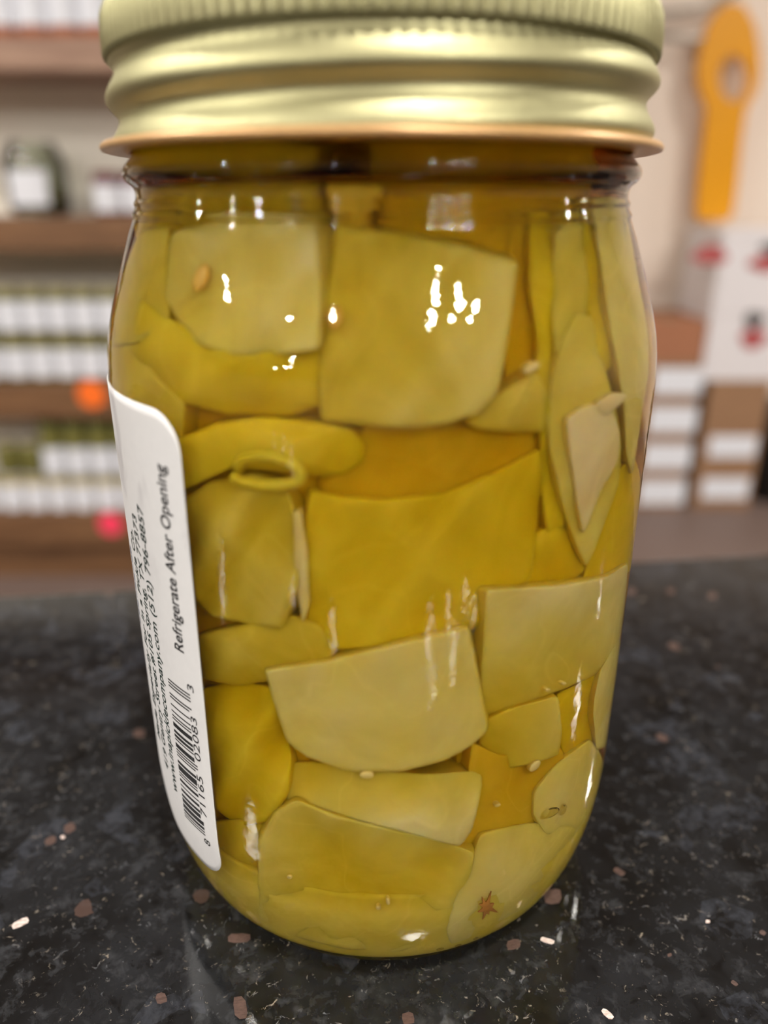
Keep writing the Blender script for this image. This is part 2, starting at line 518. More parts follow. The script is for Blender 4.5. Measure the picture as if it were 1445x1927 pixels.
faces = []
for a in range(len(zl) - 1):
    for i in range(NT2):
        j = (i + 1) % NT2
        faces.append((a * NT2 + i, (a + 1) * NT2 + i, (a + 1) * NT2 + j, a * NT2 + j))
mesh_obj('threaded_skirt', verts, faces, M['gold'], lidE, True)
# knurled band and top disc
NK = 132
SEG = NK * 8
zk = [(126.15, 0.0, 34.9), (126.15, 0.0, 35.45), (126.35, 0.55, 35.65), (126.8, 1.0, 35.72), (128.5, 1.0, 35.7), (130.5, 1.0, 35.5), (131.6, 0.8, 35.05),
      (132.5, 0.4, 34.3), (133.1, 0.1, 33.3), (133.4, 0.0, 32.0), (133.35, 0.0, 30.5), (132.9, 0, 29.0), (132.7, 0, 15.0)]
verts, faces = [], []
for z, amp, r0 in zk:
    for i in range(SEG):
        th = 2 * math.pi * i / SEG
        k = abs(math.sin(th * NK / 2)) ** 0.8
        r = r0 + amp * 0.62 * (k - 0.6)
        zz = z - (0.55 * (k - 0.5) if z < 126.9 and amp > 0.2 else 0)
        verts.append((r * MM * math.sin(th), -r * MM * math.cos(th), zz * MM))
for a in range(len(zk) - 1):
    for i in range(SEG):
        j = (i + 1) % SEG
        faces.append((a * SEG + i, a * SEG + j, (a + 1) * SEG + j, (a + 1) * SEG + i))
verts.append((0, 0, 132.7 * MM))
for i in range(SEG):
    faces.append(((len(zk) - 1) * SEG + i, (len(zk) - 1) * SEG + (i + 1) % SEG, len(verts) - 1))
mesh_obj('knurled_band', verts, faces, M['gold'], lidE, True)
rim = [(r, 116.25 + (z - 116.75) * 0.8) for r, z in [(33.9, 116.9), (35.6, 117.35), (36.6, 117.5), (37.2, 117.35), (37.5, 117.0), (37.58, 116.6), (37.4, 116.25), (36.9, 116.1), (36.0, 116.05), (34.5, 116.0), (33.9, 116.1)]]
lv, lf = lathe([(0, 130.3 * MM), (34.0 * MM, 130.3 * MM), (34.0 * MM, 131.2 * MM), (0, 131.2 * MM)], 64)
fix_normals(mesh_obj('sealing_liner', lv, lf, M['sealing'], lidE, False))
v, f = lathe([(r * MM, z * MM) for r, z in rim], 160, close=True)
fix_normals(mesh_obj('rolled_rim', v, f, M['rim'], lidE, True))['label'] = 'tan rolled rim'

# label wrapped round the left of the jar
LT0, LT1, LZ0, LZ1, LCR = -150.0, -36.6, 13.6, 87.2, 5.0
RL = 40.2
def on_jar(s, z, lift):
    th = s / RL + math.radians((z - 50.0) * 0.022)
    r = float(r_out(z)) + lift
    return (r * MM * math.sin(th), -r * MM * math.cos(th), z * MM)
s0, s1 = math.radians(LT0) * RL, math.radians(LT1) * RL
NSX, NSZ = 90, 60
verts, faces = [], []
def label_pt(a, b):
    # rounded rectangle: squeeze z range near the side edges
    s = s0 + (s1 - s0) * a
    dist = min(s - s0, s1 - s)
    inset = 0.0
    if dist < LCR: inset = LCR - math.sqrt(max(0, LCR * LCR - (LCR - dist) ** 2))
    return s, LZ0 + inset + (LZ1 - LZ0 - 2 * inset) * b
av = sorted(set([i / NSX for i in range(NSX + 1)] + [LCR / (s1 - s0) * q for q in (0.02, .06, .12, .22, .35, .5, .75)] + [1 - LCR / (s1 - s0) * q for q in (0.02, .06, .12, .22, .35, .5, .75)]))
na = len(av)
for lift in (0.13, 0.02):
    for b in range(NSZ + 1):
        for a in av:
            s, z = label_pt(a, b / NSZ)
            verts.append(on_jar(s, z, lift))
L1 = na * (NSZ + 1)
for b in range(NSZ):
    for i in range(na - 1):
        q = (b * na + i, b * na + i + 1, (b + 1) * na + i + 1, (b + 1) * na + i)
        faces.append(q); faces.append(tuple(L1 + k for k in q[::-1]))
bord = [i for i in range(na)] + [b * na + na - 1 for b in range(1, NSZ + 1)] + [NSZ * na + i for i in range(na - 2, -1, -1)] + [b * na for b in range(NSZ - 1, 0, -1)]
for k in range(len(bord)):
    a, b = bord[k], bord[(k + 1) % len(bord)]
    faces.append((a, L1 + a, L1 + b, b))
lab = fix_normals(mesh_obj('paper_label', verts, faces, M['label'], jar, True))
lab['label'] = 'white paper label printed in dark ink'

def text_mesh(txt, shear=0.0, bold=0.0):
    cu = bpy.data.curves.new('t', 'FONT'); cu.body = txt; cu.size = 1.0; cu.shear = shear; cu.offset = bold; cu.resolution_u = 3
    o = bpy.data.objects.new('t', cu); col.objects.link(o)
    dg = bpy.context.evaluated_depsgraph_get(); dg.update()
    me = o.evaluated_get(dg).to_mesh()
    vs = [tuple(v.co) for v in me.vertices]; fs = [tuple(p.vertices) for p in me.polygons]
    o.evaluated_get(dg).to_mesh_clear()
    bpy.data.objects.remove(o); bpy.data.curves.remove(cu)
    return vs, fs
def print_text(txt, th_base, z0, z1, cap, mat, shear=0.0, bold=0.0, name='printed_text'):
    """text reading up the jar: baseline at angle th_base, from height z0 to z1"""
    vs, fs = text_mesh(txt, shear, bold)
    x0 = min(v[0] for v in vs); x1 = max(v[0] for v in vs)
    out = []
    for x, y, _ in vs:
        z = z0 + (x - x0) / (x1 - x0) * (z1 - z0)
        s = math.radians(th_base) * RL - y / 0.70 * cap
        out.append(on_jar(s, z, 0.165))
    o = mesh_obj(name, out, fs, mat, lab)
    return o
print_text('Made Especially For In a Pickle Co.', -59.9, 31.0, 67.5, 1.9, M['ink_green'], 0.05, 0.012)
print_text('419 Gentry Street #105 Spring, TX 77373', -55.7, 27.0, 70.5, 1.9, M['ink_green'], 0.05, 0.012)
print_text('www.inapicklecompany.com (512) 796-8857', -51.5, 24.6, 72.8, 1.9, M['ink_green'], 0.05, 0.012)
print_text('Refrigerate After Opening', -41.3, 53.6, 80.3, 2.15, M['ink_black'], 0.0, 0.015)
verts, faces = [], []
for k in range(9):                       # blue printed edge just turning out of sight
    za, zb_ = 50.0 + k * 1.5, 51.2 + k * 1.5
    b0 = len(verts)
    for th_ in (-66.6, -66.0 + 0.25 * (k % 3)):
        for z in (za, zb_): verts.append(on_jar(math.radians(th_) * RL, z, 0.165))
    faces.append((b0, b0 + 2, b0 + 3, b0 + 1))
mesh_obj('blue_print', verts, faces, M['ink_blue'], lab)

# UPC-A bars
LC = ['0001101', '0011001', '0010011', '0111101', '0100011', '0110001', '0101111', '0111011', '0110111', '0001011']
upc = '871165020833'
bits, guard = [], []
def addb(sq, g):
    for ch in sq: bits.append(ch == '1'); guard.append(g)
addb('101', True)
for d in upc[:6]: addb(LC[int(d)], d == upc[0] and len(bits) < 10)
addb('01010', True)
for k, d in enumerate(upc[6:]): addb(''.join('1' if c == '0' else '0' for c in LC[int(d)]), k == 5)
addb('101', True)
BZ0, BZ1 = 21.6, 47.2
md = (BZ1 - BZ0) / len(bits)
verts, faces = [], []
i = 0
while i < len(bits):
    if bits[i]:
        j = i
        while j < len(bits) and bits[j] and guard[j] == guard[i]: j += 1
        ta, tb = -48.9, (-40.7 if guard[i] else -41.6)
        za, zb_ = BZ0 + i * md + .01, BZ0 + j * md - .01
        n = 8
        for k in range(n + 1):
            s = math.radians(ta + (tb - ta) * k / n) * RL
            b0 = len(verts); verts.append(on_jar(s, za, 0.165)); verts.append(on_jar(s, zb_, 0.165))
            if k: faces.append((b0 - 2, b0, b0 + 1, b0 - 1))
        i = j
    else: i += 1
mesh_obj('barcode', verts, faces, M['ink_black'], lab)
for txt, za, zb_ in (('8', 19.9, 21.0), ('71165', 25.6, 33.2), ('02083', 35.9, 43.5), ('3', 47.8, 48.9)):
    print_text(txt, -39.35, za, zb_, 1.45, M['ink_black'], name='barcode_digits')

# ------------------------------------------------------------------ brine
bz = [float(z) for z in np.linspace(FLOORZ + .5, 126.0, 76)]
bp = [(0, FLOORZ + 1.3), (24, FLOORZ + .35)] + [(float(r_in(z)) - 0.05 if z < 108 else 31.3, z) for z in bz] + [(0, 126.0)]
v, f = lathe([(r * MM, z * MM) for r, z in bp], 96)
brine = fix_normals(mesh_obj('pickling_brine', v, f, M['brine'], None, True, (0, 0, ZC)))
tag(brine, 'clear amber brine filling the glass jar around the pickles', 'liquid')

# ------------------------------------------------------------------ pickle pieces
TT = np.arange(62.0, 190.0, 0.25)
TI = np.arange(0.0, 80.0, 0.2)
def hit_inner(px, py, off):
    """point (mm, jar coordinates) seen through a pixel on the inside wall moved off mm inward, bent by the glass"""
    d = np.array(pdir(px, py))
    e = np.array([EYE.x * 1000, EYE.y * 1000, JZ])
    Q = e + d * TT[:, None]
    g = np.hypot(Q[:, 0], Q[:, 1]) - np.where((Q[:, 2] < 0) | (Q[:, 2] > 129.0), -1, r_out(Q[:, 2]))
    ok = g < 0
    k = int(np.argmax(ok)) if ok.any() else int(np.argmin(g))
    p0 = Q[k] if k == 0 or not ok.any() else Q[k - 1] + (Q[k] - Q[k - 1]) * (g[k - 1] / max(1e-9, g[k - 1] - g[k]))
    dr = float(r_out(p0[2] + .4) - r_out(p0[2] - .4)) / .8
    n = np.array([p0[0], p0[1], 0.0]); n /= np.linalg.norm(n); n[2] = -dr; n /= np.linalg.norm(n)
    ci = max(0.02, -float(d.dot(n))); eta = 1 / IOR
    td = eta * d + (eta * ci - math.sqrt(1 - eta * eta * (1 - ci * ci))) * n
    Q = p0 + td * TI[:, None]
    z = np.clip(Q[:, 2], 0, 117)
    lim = r_in(z) - off
    ok = (np.hypot(Q[:, 0], Q[:, 1]) < lim) & (Q[:, 2] > FLOORZ + .3)
    k = int(np.argmax(ok)) if ok.any() else int(np.argmin(np.hypot(Q[:, 0], Q[:, 1]) - lim))
    p = Q[k].copy()
    p[2] = min(max(p[2], FLOORZ + .4), 115.0)
    rad = math.hypot(p[0], p[1]); lm = float(r_in(p[2])) - off
    if lm > 1 and (rad > lm or k < 30):
        p[0] *= lm / rad; p[1] *= lm / rad
    return p

def dens_poly(poly, step=16.0, rnd=0.0):
    """resample a closed outline, corners slightly rounded"""
    P = np.array(poly, float)
    # one round of corner cutting
    Q = []
    n = len(P)
    for i in range(n):
        a, b, c = P[i - 1], P[i], P[(i + 1) % n]
        la, lc = np.linalg.norm(a - b), np.linalg.norm(c - b)
        k = min(10.0, la * .3, lc * .3)
        Q.append(b + (a - b) / la * k); Q.append(b * 0.6 + 0.2 * (b + (a - b) / la * k) + 0.2 * (b + (c - b) / lc * k)); Q.append(b + (c - b) / lc * k)
    Q = np.array(Q); res = []
    for i in range(len(Q)):
        a, b = Q[i], Q[(i + 1) % len(Q)]
        m = max(1, int(np.linalg.norm(b - a) / step))
        for k in range(m): res.append(a + (b - a) * k / m)
    return np.array(res)

def piece(name, label, poly, off, thick, mat, tilt=(0, 0), dome=0.4, wob=0.4, cat='pickle', group='pickle pieces against the front glass', parent=None, grow=5.0):
    rg = random.Random(int(poly[0][0] * 7 + poly[0][1]))
    B = dens_poly(poly)
    c0 = B.mean(0); L0 = np.linalg.norm(B - c0, axis=1, keepdims=True); B = c0 + (B - c0) * (1 + grow / np.maximum(L0, 20))
    cen = B.mean(0)
    rings = [(0.0, 0.0), (0.22, 0), (0.45, 0), (0.66, 0), (0.82, 0.0), (0.93, 0.0), (0.975, 0.06), (0.993, 0.3), (1.0, 0.7)]
    ph = [rg.uniform(0, 6.28) for _ in range(4)]
    verts, faces, rws = [], [], []
    n = len(B)
    span = max(np.ptp(B[:, 0]), np.ptp(B[:, 1]))
    for s, e in rings:
        pts = [cen] if s == 0 else [cen + (b - cen) * s for b in B]
        row = []
        for q in pts:
            dx, dy = (q[0] - cen[0]) / 100.0, (q[1] - cen[1]) / 100.0
            w = wob * (math.sin(dx * 3.1 + ph[0]) * math.sin(dy * 2.7 + ph[1]) + 0.5 * math.sin(dx * 6.3 + dy * 4.1 + ph[2]))
            o = max(0.06, off + tilt[0] * dx + tilt[1] * dy + dome * s * s + w) + e * min(0.8, thick * 0.2)
            p = hit_inner(q[0], q[1], o)
            row.append(len(verts)); verts.append(p)
        rws.append(row)
    # back: move towards the jar axis (horizontal) and shrink
    c3 = np.mean([verts[k] for k in rws[-1]], axis=0)
    inward = np.array([-c3[0], -c3[1], 0.0]); inward /= max(1e-6, np.linalg.norm(inward))
    edge = [verts[k] for k in rws[-1]]
    for fr, sh in ((0.55, 1.0), (0.9, 0.95), (1.0, 0.85)):
        row = []
        for p in edge:
            q = c3 + (p - c3) * sh + inward * thick * fr
            row.append(len(verts)); verts.append(q)
        rws.append(row)
    verts.append(c3 + inward * thick * 1.02); rws.append([len(verts) - 1])
    for A, Bq in zip(rws[:-1], rws[1:]):
        for i in range(n):
            j = (i + 1) % n
            if len(A) == 1: faces.append((A[0], Bq[i], Bq[j]))
            elif len(Bq) == 1: faces.append((A[i], Bq[0], A[j]))
            else: faces.append((A[i], Bq[i], Bq[j], A[j]))
    # origin at the lowest point of the piece
    base = np.array([c3[0], c3[1], min(p[2] for p in verts)])
    V = [tuple((p - base) * MM) for p in verts]
    o = mesh_obj(name, V, faces, mat, None, True, tuple(base * MM + np.array([0, 0, ZC])))
    fix_normals(o)
    if parent is not None:
        o.location = Vector(o.location) - parent.location
        o.parent = parent
        if label: o['label'] = label
    else:
        tag(o, label, cat, group)
    return o

P = {}
def pk(key, label, off, thick, mat, poly, **kw):
    P[key] = piece('pickle_piece', label, poly, off, thick, M[mat], **kw)

# upper left round slice
pk('slice_ul', 'pale round pickle slice with orange seed, upper left under the shoulder', 1.3, 6, 'pale',
   [(330, 440), (420, 418), (520, 420), (592, 425), (600, 560), (597, 655), (500, 665), (430, 662), (380, 645), (340, 605), (318, 560), (315, 490)], tilt=(-0.3, 0.2), dome=-0.3, wob=0.5)
pk('rim_ul', 'yellow rounded pickle rim below the pale round slice at upper left', 1.4, 9, 'yellow',
   [(262, 560), (320, 600), (400, 645), (500, 655), (600, 650), (602, 762), (545, 780), (430, 776), (340, 752), (285, 715), (250, 660)], tilt=(0.1, 0.5), dome=1.0)
# upper centre chunk
pk('chunk_uc', 'largest pale pickle chunk at upper centre with blue-white glare beside lamp highlights', 1.5, 9, 'mid',
   [(636, 425), (740, 442), (860, 465), (970, 497), (957, 590), (942, 690), (930, 740), (895, 775), (840, 793), (770, 801), (690, 796), (608, 788), (604, 700), (612, 590), (624, 500)], tilt=(-0.75, -0.35), dome=-0.3, wob=0.5)
pk('sliver_uc', 'small yellow pickle sliver tucked right of the largest upper chunk', 1.6, 7, 'mid',
   [(880, 790), (940, 745), (1005, 700), (1022, 740), (1022, 810), (960, 808), (900, 805)], tilt=(0, 0.3))
# behind, between rows
pk('amber_mid', 'amber fuzzy pickle piece behind the centre, below the largest upper chunk', 3.6, 9, 'deep',
   [(600, 900), (650, 850), (700, 790), (860, 790), (1015, 800), (1020, 860), (925, 930), (820, 960), (700, 960), (610, 945)])
# right hand slices
pk('strip_r', 'long pale pickle strip at the far right edge under the shoulder', 0.7, 4, 'pale',
   [(1112, 400), (1150, 372), (1176, 385), (1190, 470), (1205, 560), (1216, 640), (1218, 700), (1207, 770), (1196, 850), (1188, 890), (1178, 850), (1174, 770), (1164, 700), (1150, 610), (1132, 510)], tilt=(0, 0), dome=0.2, wob=0.15)
pk('leaf_r', 'broad pale yellow pickle leaf hanging at right of the centre chunk', 1.5, 5, 'pale',
   [(1038, 720), (1058, 640), (1080, 590), (1112, 600), (1128, 660), (1150, 750), (1165, 840), (1160, 910), (1135, 980), (1118, 1030), (1102, 1062), (1088, 1035), (1062, 960), (1042, 870), (1032, 790)], tilt=(0, -0.1), dome=0.3)
pk('stripe_r', 'narrow yellow pickle strip between the pale strips at right', 2.2, 5, 'yellow',
   [(1095, 410), (1116, 420), (1136, 510), (1152, 610), (1150, 690), (1130, 700), (1112, 620), (1100, 520)])
pk('grey_r', 'greyish pale pickle strip at right below the neck', 2.0, 5, 'pale',
   [(1045, 430), (1095, 420), (1102, 520), (1100, 590), (1072, 640), (1048, 690), (1040, 600), (1040, 500)], tilt=(0.2, 0.1))
pk('curtain_r', 'tall yellow pickle strip with pale edge right of the dark amber gap', 2.6, 5, 'yellow',
   [(995, 420), (1040, 425), (1044, 560), (1052, 690), (1040, 800), (1046, 900), (1062, 990), (1030, 1010), (1015, 900), (1016, 780), (1010, 640), (995, 540)])
pk('patch_r', 'pinkish pale heart-shaped pickle shaving at right', 0.35, 1.6, 'pink',
   [(1068, 792), (1098, 770), (1130, 764), (1150, 780), (1163, 822), (1157, 872), (1130, 912), (1112, 965), (1098, 1000), (1086, 940), (1080, 880), (1072, 830)], dome=0.15, wob=0.1)
pk('flap_r', 'tiny folded pickle flap above the pinkish shaving at right', 0.3, 1.2, 'pink',
   [(1128, 758), (1150, 742), (1176, 744), (1162, 762), (1142, 778), (1130, 772)], dome=0.1, wob=0.05)
pk('amber_r', 'amber pickle piece at the right edge below the long pale strip', 2.2, 6, 'yellow',
   [(1150, 900), (1192, 860), (1203, 900), (1198, 980), (1186, 1070), (1150, 1085), (1095, 1095), (1105, 1060), (1135, 985)], tilt=(0, 0))
pk('nub_r', 'rounded yellow pickle nub between the centre chunk and the pinkish shaving', 2.4, 7, 'yellow',
   [(1000, 1010), (1050, 985), (1085, 1030), (1098, 1070), (1060, 1100), (1010, 1112), (985, 1108), (992, 1060)], dome=1.2)
# middle row, left
pk('roll_l', 'yellow rolled pickle skin lying across the left below the upper slice', 1.2, 8, 'yellow',
   [(330, 830), (400, 803), (480, 790), (570, 793), (655, 806), (682, 832), (680, 868), (650, 890), (590, 895), (500, 880), (420, 880), (340, 925)], tilt=(0.2, 0.3), dome=1.3)
pk('facet_l', 'pale green faceted pickle piece beside the label at mid height', 1.7, 8, 'mid',
   [(345, 945), (400, 908), (470, 895), (540, 925), (560, 990), (560, 1100), (530, 1178), (470, 1170), (400, 1155), (372, 1130), (362, 1040)], tilt=(-0.5, -0.3), dome=0.2, wob=0.9)
pk('sliver_lc', 'thin pale pickle sliver standing left of the big yellow chunk', 0.9, 3, 'pink',
   [(553, 968), (566, 962), (576, 1040), (582, 1130), (570, 1170), (560, 1110)], wob=0.05, dome=0.2)
pk('big_yellow', 'big plain yellow pickle chunk in the centre of the jar', 2.2, 9, 'yellow',
   [(586, 924), (640, 936), (720, 944), (820, 935), (920, 897), (1012, 846), (1018, 910), (1003, 1000), (994, 1085), (955, 1125), (912, 1155), (888, 1180), (790, 1204), (700, 1214), (625, 1220), (580, 1180), (567, 1100), (576, 1010)], tilt=(0.15, -0.1), dome=0.3, wob=0.5)
pk('roll_ll', 'pale yellow rolled pickle end beside the label below mid height', 1.3, 8, 'mid',
   [(374, 1195), (450, 1180), (550, 1160), (600, 1178), (628, 1222), (608, 1252), (520, 1272), (450, 1288), (385, 1275)], tilt=(-0.1, 0.4), dome=1.2)
pk('big_pale', 'big pale five-sided pickle slab below the plain yellow chunk', 0.6, 8, 'pale',
   [(503, 1262), (620, 1246), (740, 1217), (876, 1182), (892, 1255), (905, 1330), (914, 1372), (882, 1402), (832, 1428), (750, 1447), (660, 1447), (582, 1422), (545, 1395), (523, 1330)], tilt=(0.05, 0.12), dome=0.15, wob=0.25)
pk('pale_r', 'pale square-topped pickle slab at right below the pinkish shaving', 1.0, 8, 'pale',
   [(918, 1112), (1050, 1106), (1140, 1088), (1178, 1062), (1174, 1110), (1165, 1185), (1150, 1240), (1110, 1270), (1040, 1300), (960, 1330), (912, 1345), (905, 1300), (914, 1200)], tilt=(-0.1, 1.3), dome=0.2, wob=0.3)
pk('small_r', 'small yellow pickle slab right of the five-sided slab', 1.7, 6, 'mid',
   [(905, 1362), (960, 1338), (1046, 1312), (1052, 1378), (1047, 1418), (1000, 1432), (940, 1445), (905, 1430)], tilt=(-2.0, 0.3), dome=0.2, wob=0.3)
pk('dark_r', 'dark yellow pickle piece wedged at right under the square-topped slab', 2.6, 6, 'yellow',
   [(1050, 1308), (1090, 1290), (1130, 1258), (1134, 1330), (1122, 1400), (1062, 1420), (1052, 1380)])
pk('edge_r', 'narrow pale pickle sliver on the right edge of the jar wall', 0.7, 4, 'pale',
   [(1166, 1200), (1165, 1240), (1150, 1320), (1140, 1400), (1122, 1408), (1118, 1340), (1130, 1265)], wob=0.1, dome=0.2)
pk('grey_lr', 'greyish pale pickle wedge at the lower right above the air bubble', 0.9, 7, 'pale',
   [(1108, 1394), (1128, 1425), (1133, 1450), (1122, 1500), (1102, 1548), (1080, 1570), (1030, 1568), (1005, 1530), (1008, 1490), (1050, 1440)], tilt=(0.4, 0.1), dome=0.3, wob=0.3)
pk('amber_lr', 'amber pickle piece with one white seed at the lower right', 2.0, 9, 'deep',
   [(890, 1400), (940, 1425), (1050, 1405), (1062, 1440), (1015, 1500), (1010, 1560), (900, 1585), (860, 1590), (880, 1500)], dome=0.4)
pk('lower_c', 'tan pickle slab lying below the five-sided slab', 1.7, 8, 'pale',
   [(543, 1435), (600, 1435), (700, 1455), (800, 1458), (905, 1450), (898, 1500), (884, 1560), (862, 1590), (820, 1580), (740, 1555), (640, 1530), (545, 1505), (530, 1470)], tilt=(-0.25, -2.4), dome=-0.2, wob=0.45)
pk('bottom_c', 'wide yellow pickle slab at the bottom centre of the jar', 2.7, 10, 'mid',
   [(492, 1580), (520, 1530), (560, 1508), (640, 1540), (720, 1560), (820, 1580), (888, 1605), (880, 1650), (850, 1720), (835, 1768), (740, 1788), (640, 1780), (540, 1755), (490, 1725)], tilt=(0.1, 0.2), dome=-2.3, wob=0.6)
pk('bottom_r', 'pale yellow pickle slab with brown star-shaped scar at the bottom right', 0.7, 10, 'pale',
   [(905, 1572), (990, 1552), (1084, 1556), (1078, 1600), (1050, 1650), (1005, 1700), (930, 1748), (850, 1775), (842, 1745), (862, 1680), (888, 1620)], tilt=(0.1, -0.25), dome=0.3, wob=0.3)
pk('left_low', 'bright yellow curved pickle piece beside the barcode', 2.2, 8, 'yellow',
   [(380, 1300), (440, 1285), (505, 1295), (528, 1360), (545, 1420), (540, 1490), (510, 1540), (450, 1550), (408, 1520), (396, 1400)], tilt=(-0.3, -0.2), dome=0.4, wob=1.1)
pk('corner_l', 'olive pickle piece at the lower left corner below the label tip', 2.6, 8, 'mid',
   [(400, 1550), (450, 1545), (500, 1550), (492, 1620), (490, 1725), (440, 1712), (390, 1672), (356, 1632), (405, 1640)], tilt=(0, -0.2))
pk('neck_l', 'dim pickle piece up in the neck at left behind the glass bead', 4.5, 8, 'mid',
   [(258, 352), (300, 345), (460, 340), (600, 345), (612, 430), (480, 440), (330, 450), (262, 455), (250, 400)])
pk('neck_c', 'dim yellow pickle tip up in the neck above the largest chunk', 2.2, 8, 'deep',
   [(615, 350), (720, 352), (700, 385), (680, 425), (640, 415), (625, 390)])
pk('neck_r', 'dim amber pickle piece up in the neck at right', 5.0, 8, 'deep',
   [(700, 340), (900, 340), (1110, 350), (1090, 420), (1000, 500), (990, 640), (960, 690), (940, 500), (850, 455), (720, 430)])
pk('behind_label', 'olive pickle piece half hidden behind the upper label corner', 1.6, 8, 'mid',
   [(208, 640), (250, 650), (300, 720), (345, 760), (340, 840), (330, 900), (260, 860), (215, 780)])
pk('shoulder_l', 'tan pickle strip under the shoulder at the far left', 1.2, 5, 'mid',
   [(262, 440), (318, 430), (312, 520), (318, 600), (262, 640), (212, 650), (222, 570), (240, 500)])

pk('back_l', 'amber pickle piece glimpsed in the gaps beside the upper label', 4.6, 8, 'deep',
   [(300, 740), (480, 750), (640, 770), (640, 960), (600, 1220), (470, 1230), (340, 1200), (310, 1000), (290, 860)], dome=0.2)
pk('back_ll', 'amber pickle piece glimpsed in the gaps beside the barcode', 4.6, 8, 'deep',
   [(350, 1180), (500, 1200), (640, 1240), (580, 1420), (560, 1540), (480, 1640), (400, 1620), (370, 1450)], dome=0.2)
pk('back_r', 'amber pickle piece glimpsed in the gaps between the strips at right', 4.4, 8, 'deep',
   [(960, 420), (1080, 400), (1150, 420), (1190, 600), (1200, 760), (1180, 950), (1130, 1110), (1010, 1120), (960, 900), (950, 640)], dome=0.2)
pk('back_lr', 'amber pickle piece glimpsed in the gaps above the lower right wedge', 4.6, 8, 'deep',
   [(880, 1150), (1000, 1200), (1150, 1240), (1140, 1350), (1110, 1480), (1060, 1560), (900, 1600), (860, 1450), (870, 1300)], dome=0.2)
pk('back_c', 'amber pickle piece glimpsed in the gap above the five-sided slab', 4.6, 8, 'deep',
   [(560, 1120), (760, 1130), (960, 1080), (960, 1260), (860, 1300), (600, 1300), (540, 1220)], dome=0.2)
pk('back_u', 'amber pickle piece glimpsed in the gap left of the largest chunk', 4.8, 8, 'deep',
   [(540, 420), (700, 420), (720, 600), (720, 830), (600, 840), (530, 800), (530, 600)], dome=0.2)
# slab filling the heel of the jar
hz_ = [3.1, 3.6, 4.6, 6.2, 9.0, 12.0, 15.0, 17.5, 18.3]
hp = [(0, 3.0), (20, 3.0)] + [(float(r_in(z)) - (0.5 if z < 16 else 1.6), z) for z in hz_] + [(26, 18.6), (0, 18.0)]
v, f = lathe([(r * MM, z * MM) for r, z in hp], 64)
v = [(x * (1 - .012 * abs(math.sin(3 * math.atan2(x, y) + 1))), y * (1 - .012 * abs(math.sin(3 * math.atan2(x, y) + 1))), z) for x, y, z in v]
hs = fix_normals(mesh_obj('pickle_piece', v, f, M['mid'], None, True, (0, 0, ZC)))
tag(hs, 'broad tan pickle slab lying flat on the jar floor, filling the glass heel', 'pickle', 'pickle pieces against the front glass')
# curled skin opening (a real rolled lip)
lip = []
for k in range(30):
    a = math.radians(-150 + 300 * k / 29)
    px, py = 500 + 66 * math.cos(a) + 6 * math.sin(2 * a), 885 + 27 * math.sin(a) + (px - 500) * 0.06 if k else 885
    lip.append(hit_inner(px, py, 0.9 + 0.5 * (1 - math.cos(a))))
v, f = tube([tuple((p - np.array([0, 0, 0])) * MM) for p in lip], 0.75 * MM, 10)
base = Vector(v[0])
lo = mesh_obj('curled_lip', [tuple(Vector(q) - base) for q in v], f, M['yellow'], None, True, (base.x, base.y, base.z + ZC))
lo.location = Vector(lo.location) - P['roll_l'].location
lo.parent = P['roll_l']; lo['label'] = 'curled skin lip around a dark hollow'

def seed(parent, px, py, w, h, ang, off, mat, name='seed'):
    ca, sa = math.cos(math.radians(ang)), math.sin(math.radians(ang))
    poly = [(px + w * math.cos(a) * ca + h * math.sin(a) * sa, py - w * math.cos(a) * sa + h * math.sin(a) * ca) for a in [2 * math.pi * k / 10 for k in range(10)]]
    return piece(name, None, poly, off, 1.2, M[mat], dome=0.3, wob=0.0, parent=parent, grow=0)
seed(P['slice_ul'], 378, 522, 13, 27, -20, 0.3, 'seed_orange')
seed(P['chunk_uc'], 629, 598, 14, 20, 0, 0.3, 'seed_orange')
seed(P['amber_lr'], 1006, 1441, 14, 7, 45, 0.3, 'seed')
seed(P['sliver_uc'], 1000, 692, 18, 8, 30, 0.2, 'seed')  # highlight on the sliver painted as a pale spot, shaped like the seeds
seed(P['lower_c'], 690, 1458, 14, 7, 0, 0.3, 'seed')
seed(P['amber_lr'], 936, 1515, 6, 3, 20, 0.4, 'seed')
seed(P['bottom_c'], 730, 1696, 4, 7, 10, 0.2, 'seed')
seed(P['bottom_c'], 712, 1708, 5, 4, 0, 0.2, 'seed')
seed(P['bottom_c'], 545, 1650, 5, 4, 0, 0.2, 'seed')
seed(P['pale_r'], 1030, 1298, 5, 4, 0, 0.2, 'seed')
seed(P['pale_r'], 1060, 1286, 5, 4, 0, 0.2, 'seed')
# brown star scar: five thin rays
def scar(parent, px, py):
    poly = []
    rads = [36, 10, 20, 12, 30, 9, 15, 11, 26, 10, 22, 8, 18, 11, 24, 9]
    for k, r in enumerate(rads):
        a = math.radians(-70 + 360 / len(rads) * k)
        poly.append((px + r * 0.85 * math.cos(a), py + r * math.sin(a)))
    o = piece('blossom_scar', 'brown star-shaped blossom scar', poly, 0.12, 0.8, M['scar'], dome=0.05, wob=0.0, parent=parent, grow=0)
scar(P['bottom_r'], 915, 1708)

